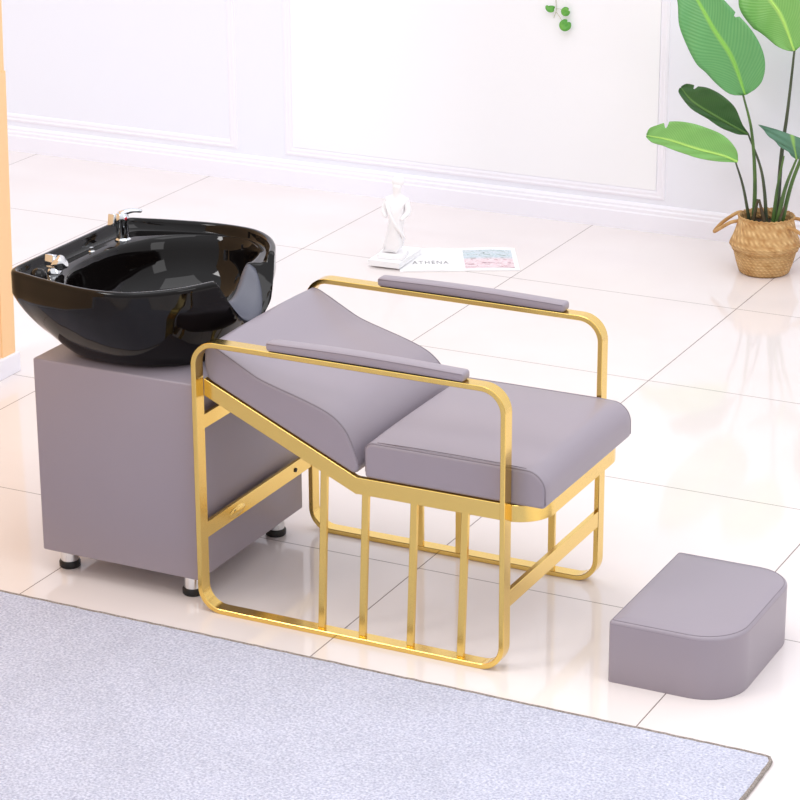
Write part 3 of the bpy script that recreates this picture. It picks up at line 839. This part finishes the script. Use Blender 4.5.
mg = empty('open_magazine', (-.806, 2.696, 0), 'open white magazine lying on the floor, photo on its right page', 'magazine', rz=A_)
ML, MD = .410, .268
def page(x0, x1, lift):
    bm = bmesh.new(); n = 14; T = []; Bt = []
    for k in range(n+1):
        t = k/n; x = x0+(x1-x0)*t
        z = .002+.004*math.sin(PI*t)**.7
        T.append([bm.verts.new((x, y, z)) for y in (0, MD)]); Bt.append([bm.verts.new((x, y, .0004)) for y in (0, MD)])
    for k in range(n):
        bm.faces.new((T[k][0], T[k+1][0], T[k+1][1], T[k][1])); bm.faces.new((Bt[k][0], Bt[k][1], Bt[k+1][1], Bt[k+1][0]))
        bm.faces.new((T[k][0], Bt[k][0], Bt[k+1][0], T[k+1][0])); bm.faces.new((T[k][1], T[k+1][1], Bt[k+1][1], Bt[k][1]))
    bm.faces.new((T[0][0], T[0][1], Bt[0][1], Bt[0][0])); bm.faces.new((T[-1][0], Bt[-1][0], Bt[-1][1], T[-1][1]))
    return bm
SPL = ML*.49
lp = loc_obj('left_page', page(0, SPL, 0), M['paper'], mg, ang=30)
rpg = loc_obj('right_page', page(SPL, ML, 0), M['paper'], mg, ang=30)
def zpage(x, x0, x1): return .002+.004*math.sin(PI*max(0, min(1, (x-x0)/(x1-x0))))**.7
def photo_mat():
    m = mat('printed_photo', (180, 190, 195), .4)
    n = m.node_tree; b = n.nodes['Principled BSDF']; t = n.nodes.new('ShaderNodeTexCoord')
    s = n.nodes.new('ShaderNodeSeparateXYZ'); n.links.new(t.outputs['Object'], s.inputs[0])
    mp = n.nodes.new('ShaderNodeMapping'); mp.inputs['Scale'].default_value = (9, 26, 1); n.links.new(t.outputs['Object'], mp.inputs[0])
    ns = n.nodes.new('ShaderNodeTexNoise'); ns.inputs['Scale'].default_value = 3.2; ns.inputs['Detail'].default_value = 7; ns.inputs['Roughness'].default_value = .7; ns.inputs['Distortion'].default_value = .8
    n.links.new(mp.outputs[0], ns.inputs['Vector'])
    def ramp(cs):
        r = n.nodes.new('ShaderNodeValToRGB'); r.color_ramp.elements.remove(r.color_ramp.elements[1])
        r.color_ramp.elements[0].position = cs[0][0]; r.color_ramp.elements[0].color = lin(cs[0][1])+(1,)
        for q, c in cs[1:]: e = r.color_ramp.elements.new(q); e.color = lin(c)+(1,)
        n.links.new(ns.outputs['Fac'], r.inputs[0]); return r
    up = ramp([(.3, (110, 112, 118)), (.42, (150, 175, 172)), (.5, (226, 232, 240)), (.6, (170, 200, 205)), (.7, (230, 232, 242))])
    lo = ramp([(.3, (130, 120, 128)), (.42, (196, 150, 160)), (.5, (250, 236, 240)), (.6, (236, 200, 208)), (.72, (190, 190, 196))])
    mr = n.nodes.new('ShaderNodeMapRange'); mr.inputs[1].default_value = .12; mr.inputs[2].default_value = .15; n.links.new(s.outputs['Y'], mr.inputs[0])
    mx = n.nodes.new('ShaderNodeMixRGB'); n.links.new(mr.outputs[0], mx.inputs[0]); n.links.new(lo.outputs[0], mx.inputs[1]); n.links.new(up.outputs[0], mx.inputs[2])
    n.links.new(mx.outputs[0], b.inputs['Base Color']); return m
ph = bmesh.new(); px0, px1, py0, py1 = SPL+.024, ML-.016, .022, .238
prv = None
for k in range(13):
    x = px0+(px1-px0)*k/12; z = zpage(x, SPL, ML)+.0006
    cur = [ph.verts.new((x, py0, z)), ph.verts.new((x, py1, z))]
    if prv: ph.faces.new((prv[0], cur[0], cur[1], prv[1]))
    prv = cur
loc_obj('printed_photo', ph, photo_mat(), rpg, label='colour photo in pale blue, grey and pink')
# headline on the left page
fc = bpy.data.curves.new('headline', 'FONT'); fc.body = 'ATHENA'; fc.size = .034; fc.extrude = .0002; fc.space_character = 1.25
fo = bpy.data.objects.new('headline_tmp', fc); COL.objects.link(fo)
dg = bpy.context.evaluated_depsgraph_get(); dg.update()
tm = bpy.data.meshes.new_from_object(fo.evaluated_get(dg)); bpy.data.objects.remove(fo)
xs = [v.co.x for v in tm.vertices]; sc_ = .125/max(1e-6, max(xs)-min(xs))
for v in tm.vertices:
    v.co.x = .045+(v.co.x-min(xs))*sc_; v.co.y = .075+v.co.y*1.5; v.co.z = zpage(v.co.x, 0, SPL)+.0007+v.co.z
link('headline', tm, M['ink'], lp, label='small grey capital lettering')

# statuette: classical draped bust on a square plinth
st = empty('statuette', (-.866, 2.775, BH+.0064), 'small white plaster statuette of a draped figure standing on the white book', 'statuette', rz=math.radians(12))
loc_obj('plinth', box_bm(-.052, .040, -.040, .045, 0, .016, .003, 2), M['white'], st, ang=40)
def figure():
    me = bpy.data.meshes.new('figure')
    V = [(-.008, 0, .014), (-.004, 0, .05), (.004, 0, .09), (.008, 0, .13), (.010, 0, .17), (.010, 0, .198), (.010, 0, .222), (.011, -.004, .245), (.013, -.006, .268),
         (-.024, .004, .200), (-.036, -.008, .165), (-.020, -.030, .145),
         (.042, .004, .200), (.052, -.006, .162), (.030, -.030, .140),
         (-.020, -.004, .03), (.014, -.002, .028)]
    E = [(0, 1), (1, 2), (2, 3), (3, 4), (4, 5), (5, 6), (6, 7), (7, 8), (5, 9), (9, 10), (10, 11), (5, 12), (12, 13), (13, 14), (1, 15), (1, 16)]
    R_ = [(.030, .026), (.032, .026), (.036, .028), (.038, .029), (.038, .027), (.034, .024), (.010, .010), (.019, .020), (.015, .017),
          (.014, .014), (.011, .012), (.007, .007), (.014, .014), (.011, .012), (.007, .007), (.018, .02), (.018, .02)]
    me.from_pydata(V, E, [])
    o = link('figure', me, M['white'], st, True)
    sk = o.modifiers.new('skin', 'SKIN'); sk.use_smooth_shade = True
    for i, r in enumerate(R_): me.skin_vertices[0].data[i].radius = r
    me.skin_vertices[0].data[0].use_root = True
    o.modifiers.new('sub', 'SUBSURF').levels = 2; o.modifiers['sub'].render_levels = 2
    return o
fg = figure()
dg = bpy.context.evaluated_depsgraph_get(); dg.update()
nm = bpy.data.meshes.new_from_object(fg.evaluated_get(dg))
for v in nm.vertices:   # drapery folds below the chest and on the shoulder
    a = math.atan2(v.co.y, v.co.x-.006); w = sm((.175-v.co.z)/.05)
    v.co.x += math.cos(a)*.0022*math.sin(a*9+v.co.z*60)*w; v.co.y += math.sin(a)*.0022*math.sin(a*9+v.co.z*60)*w
fg.modifiers.clear(); fg.data = nm
if not nm.materials: nm.materials.append(M['white'])
for q in nm.polygons: q.use_smooth = True
def ball(c, r, sq=(1, 1, 1), seg=16):
    b = bmesh.new(); bmesh.ops.create_uvsphere(b, u_segments=seg, v_segments=10, radius=1)
    for v in b.verts: v.co = Vector((c[0]+v.co.x*r*sq[0], c[1]+v.co.y*r*sq[1], c[2]+v.co.z*r*sq[2]))
    return b
loc_obj('hair', ball((.013, .002, .268), .0225, (1, 1, .85)), M['white'], st, True)
fold = tube_bm(spline([(-.026, -.012, .196), (-.010, -.034, .170), (.008, -.038, .132), (.030, -.030, .098), (.036, -.010, .07)], 6), .006, 8)
loc_obj('drapery', fold, M['white'], st, True)
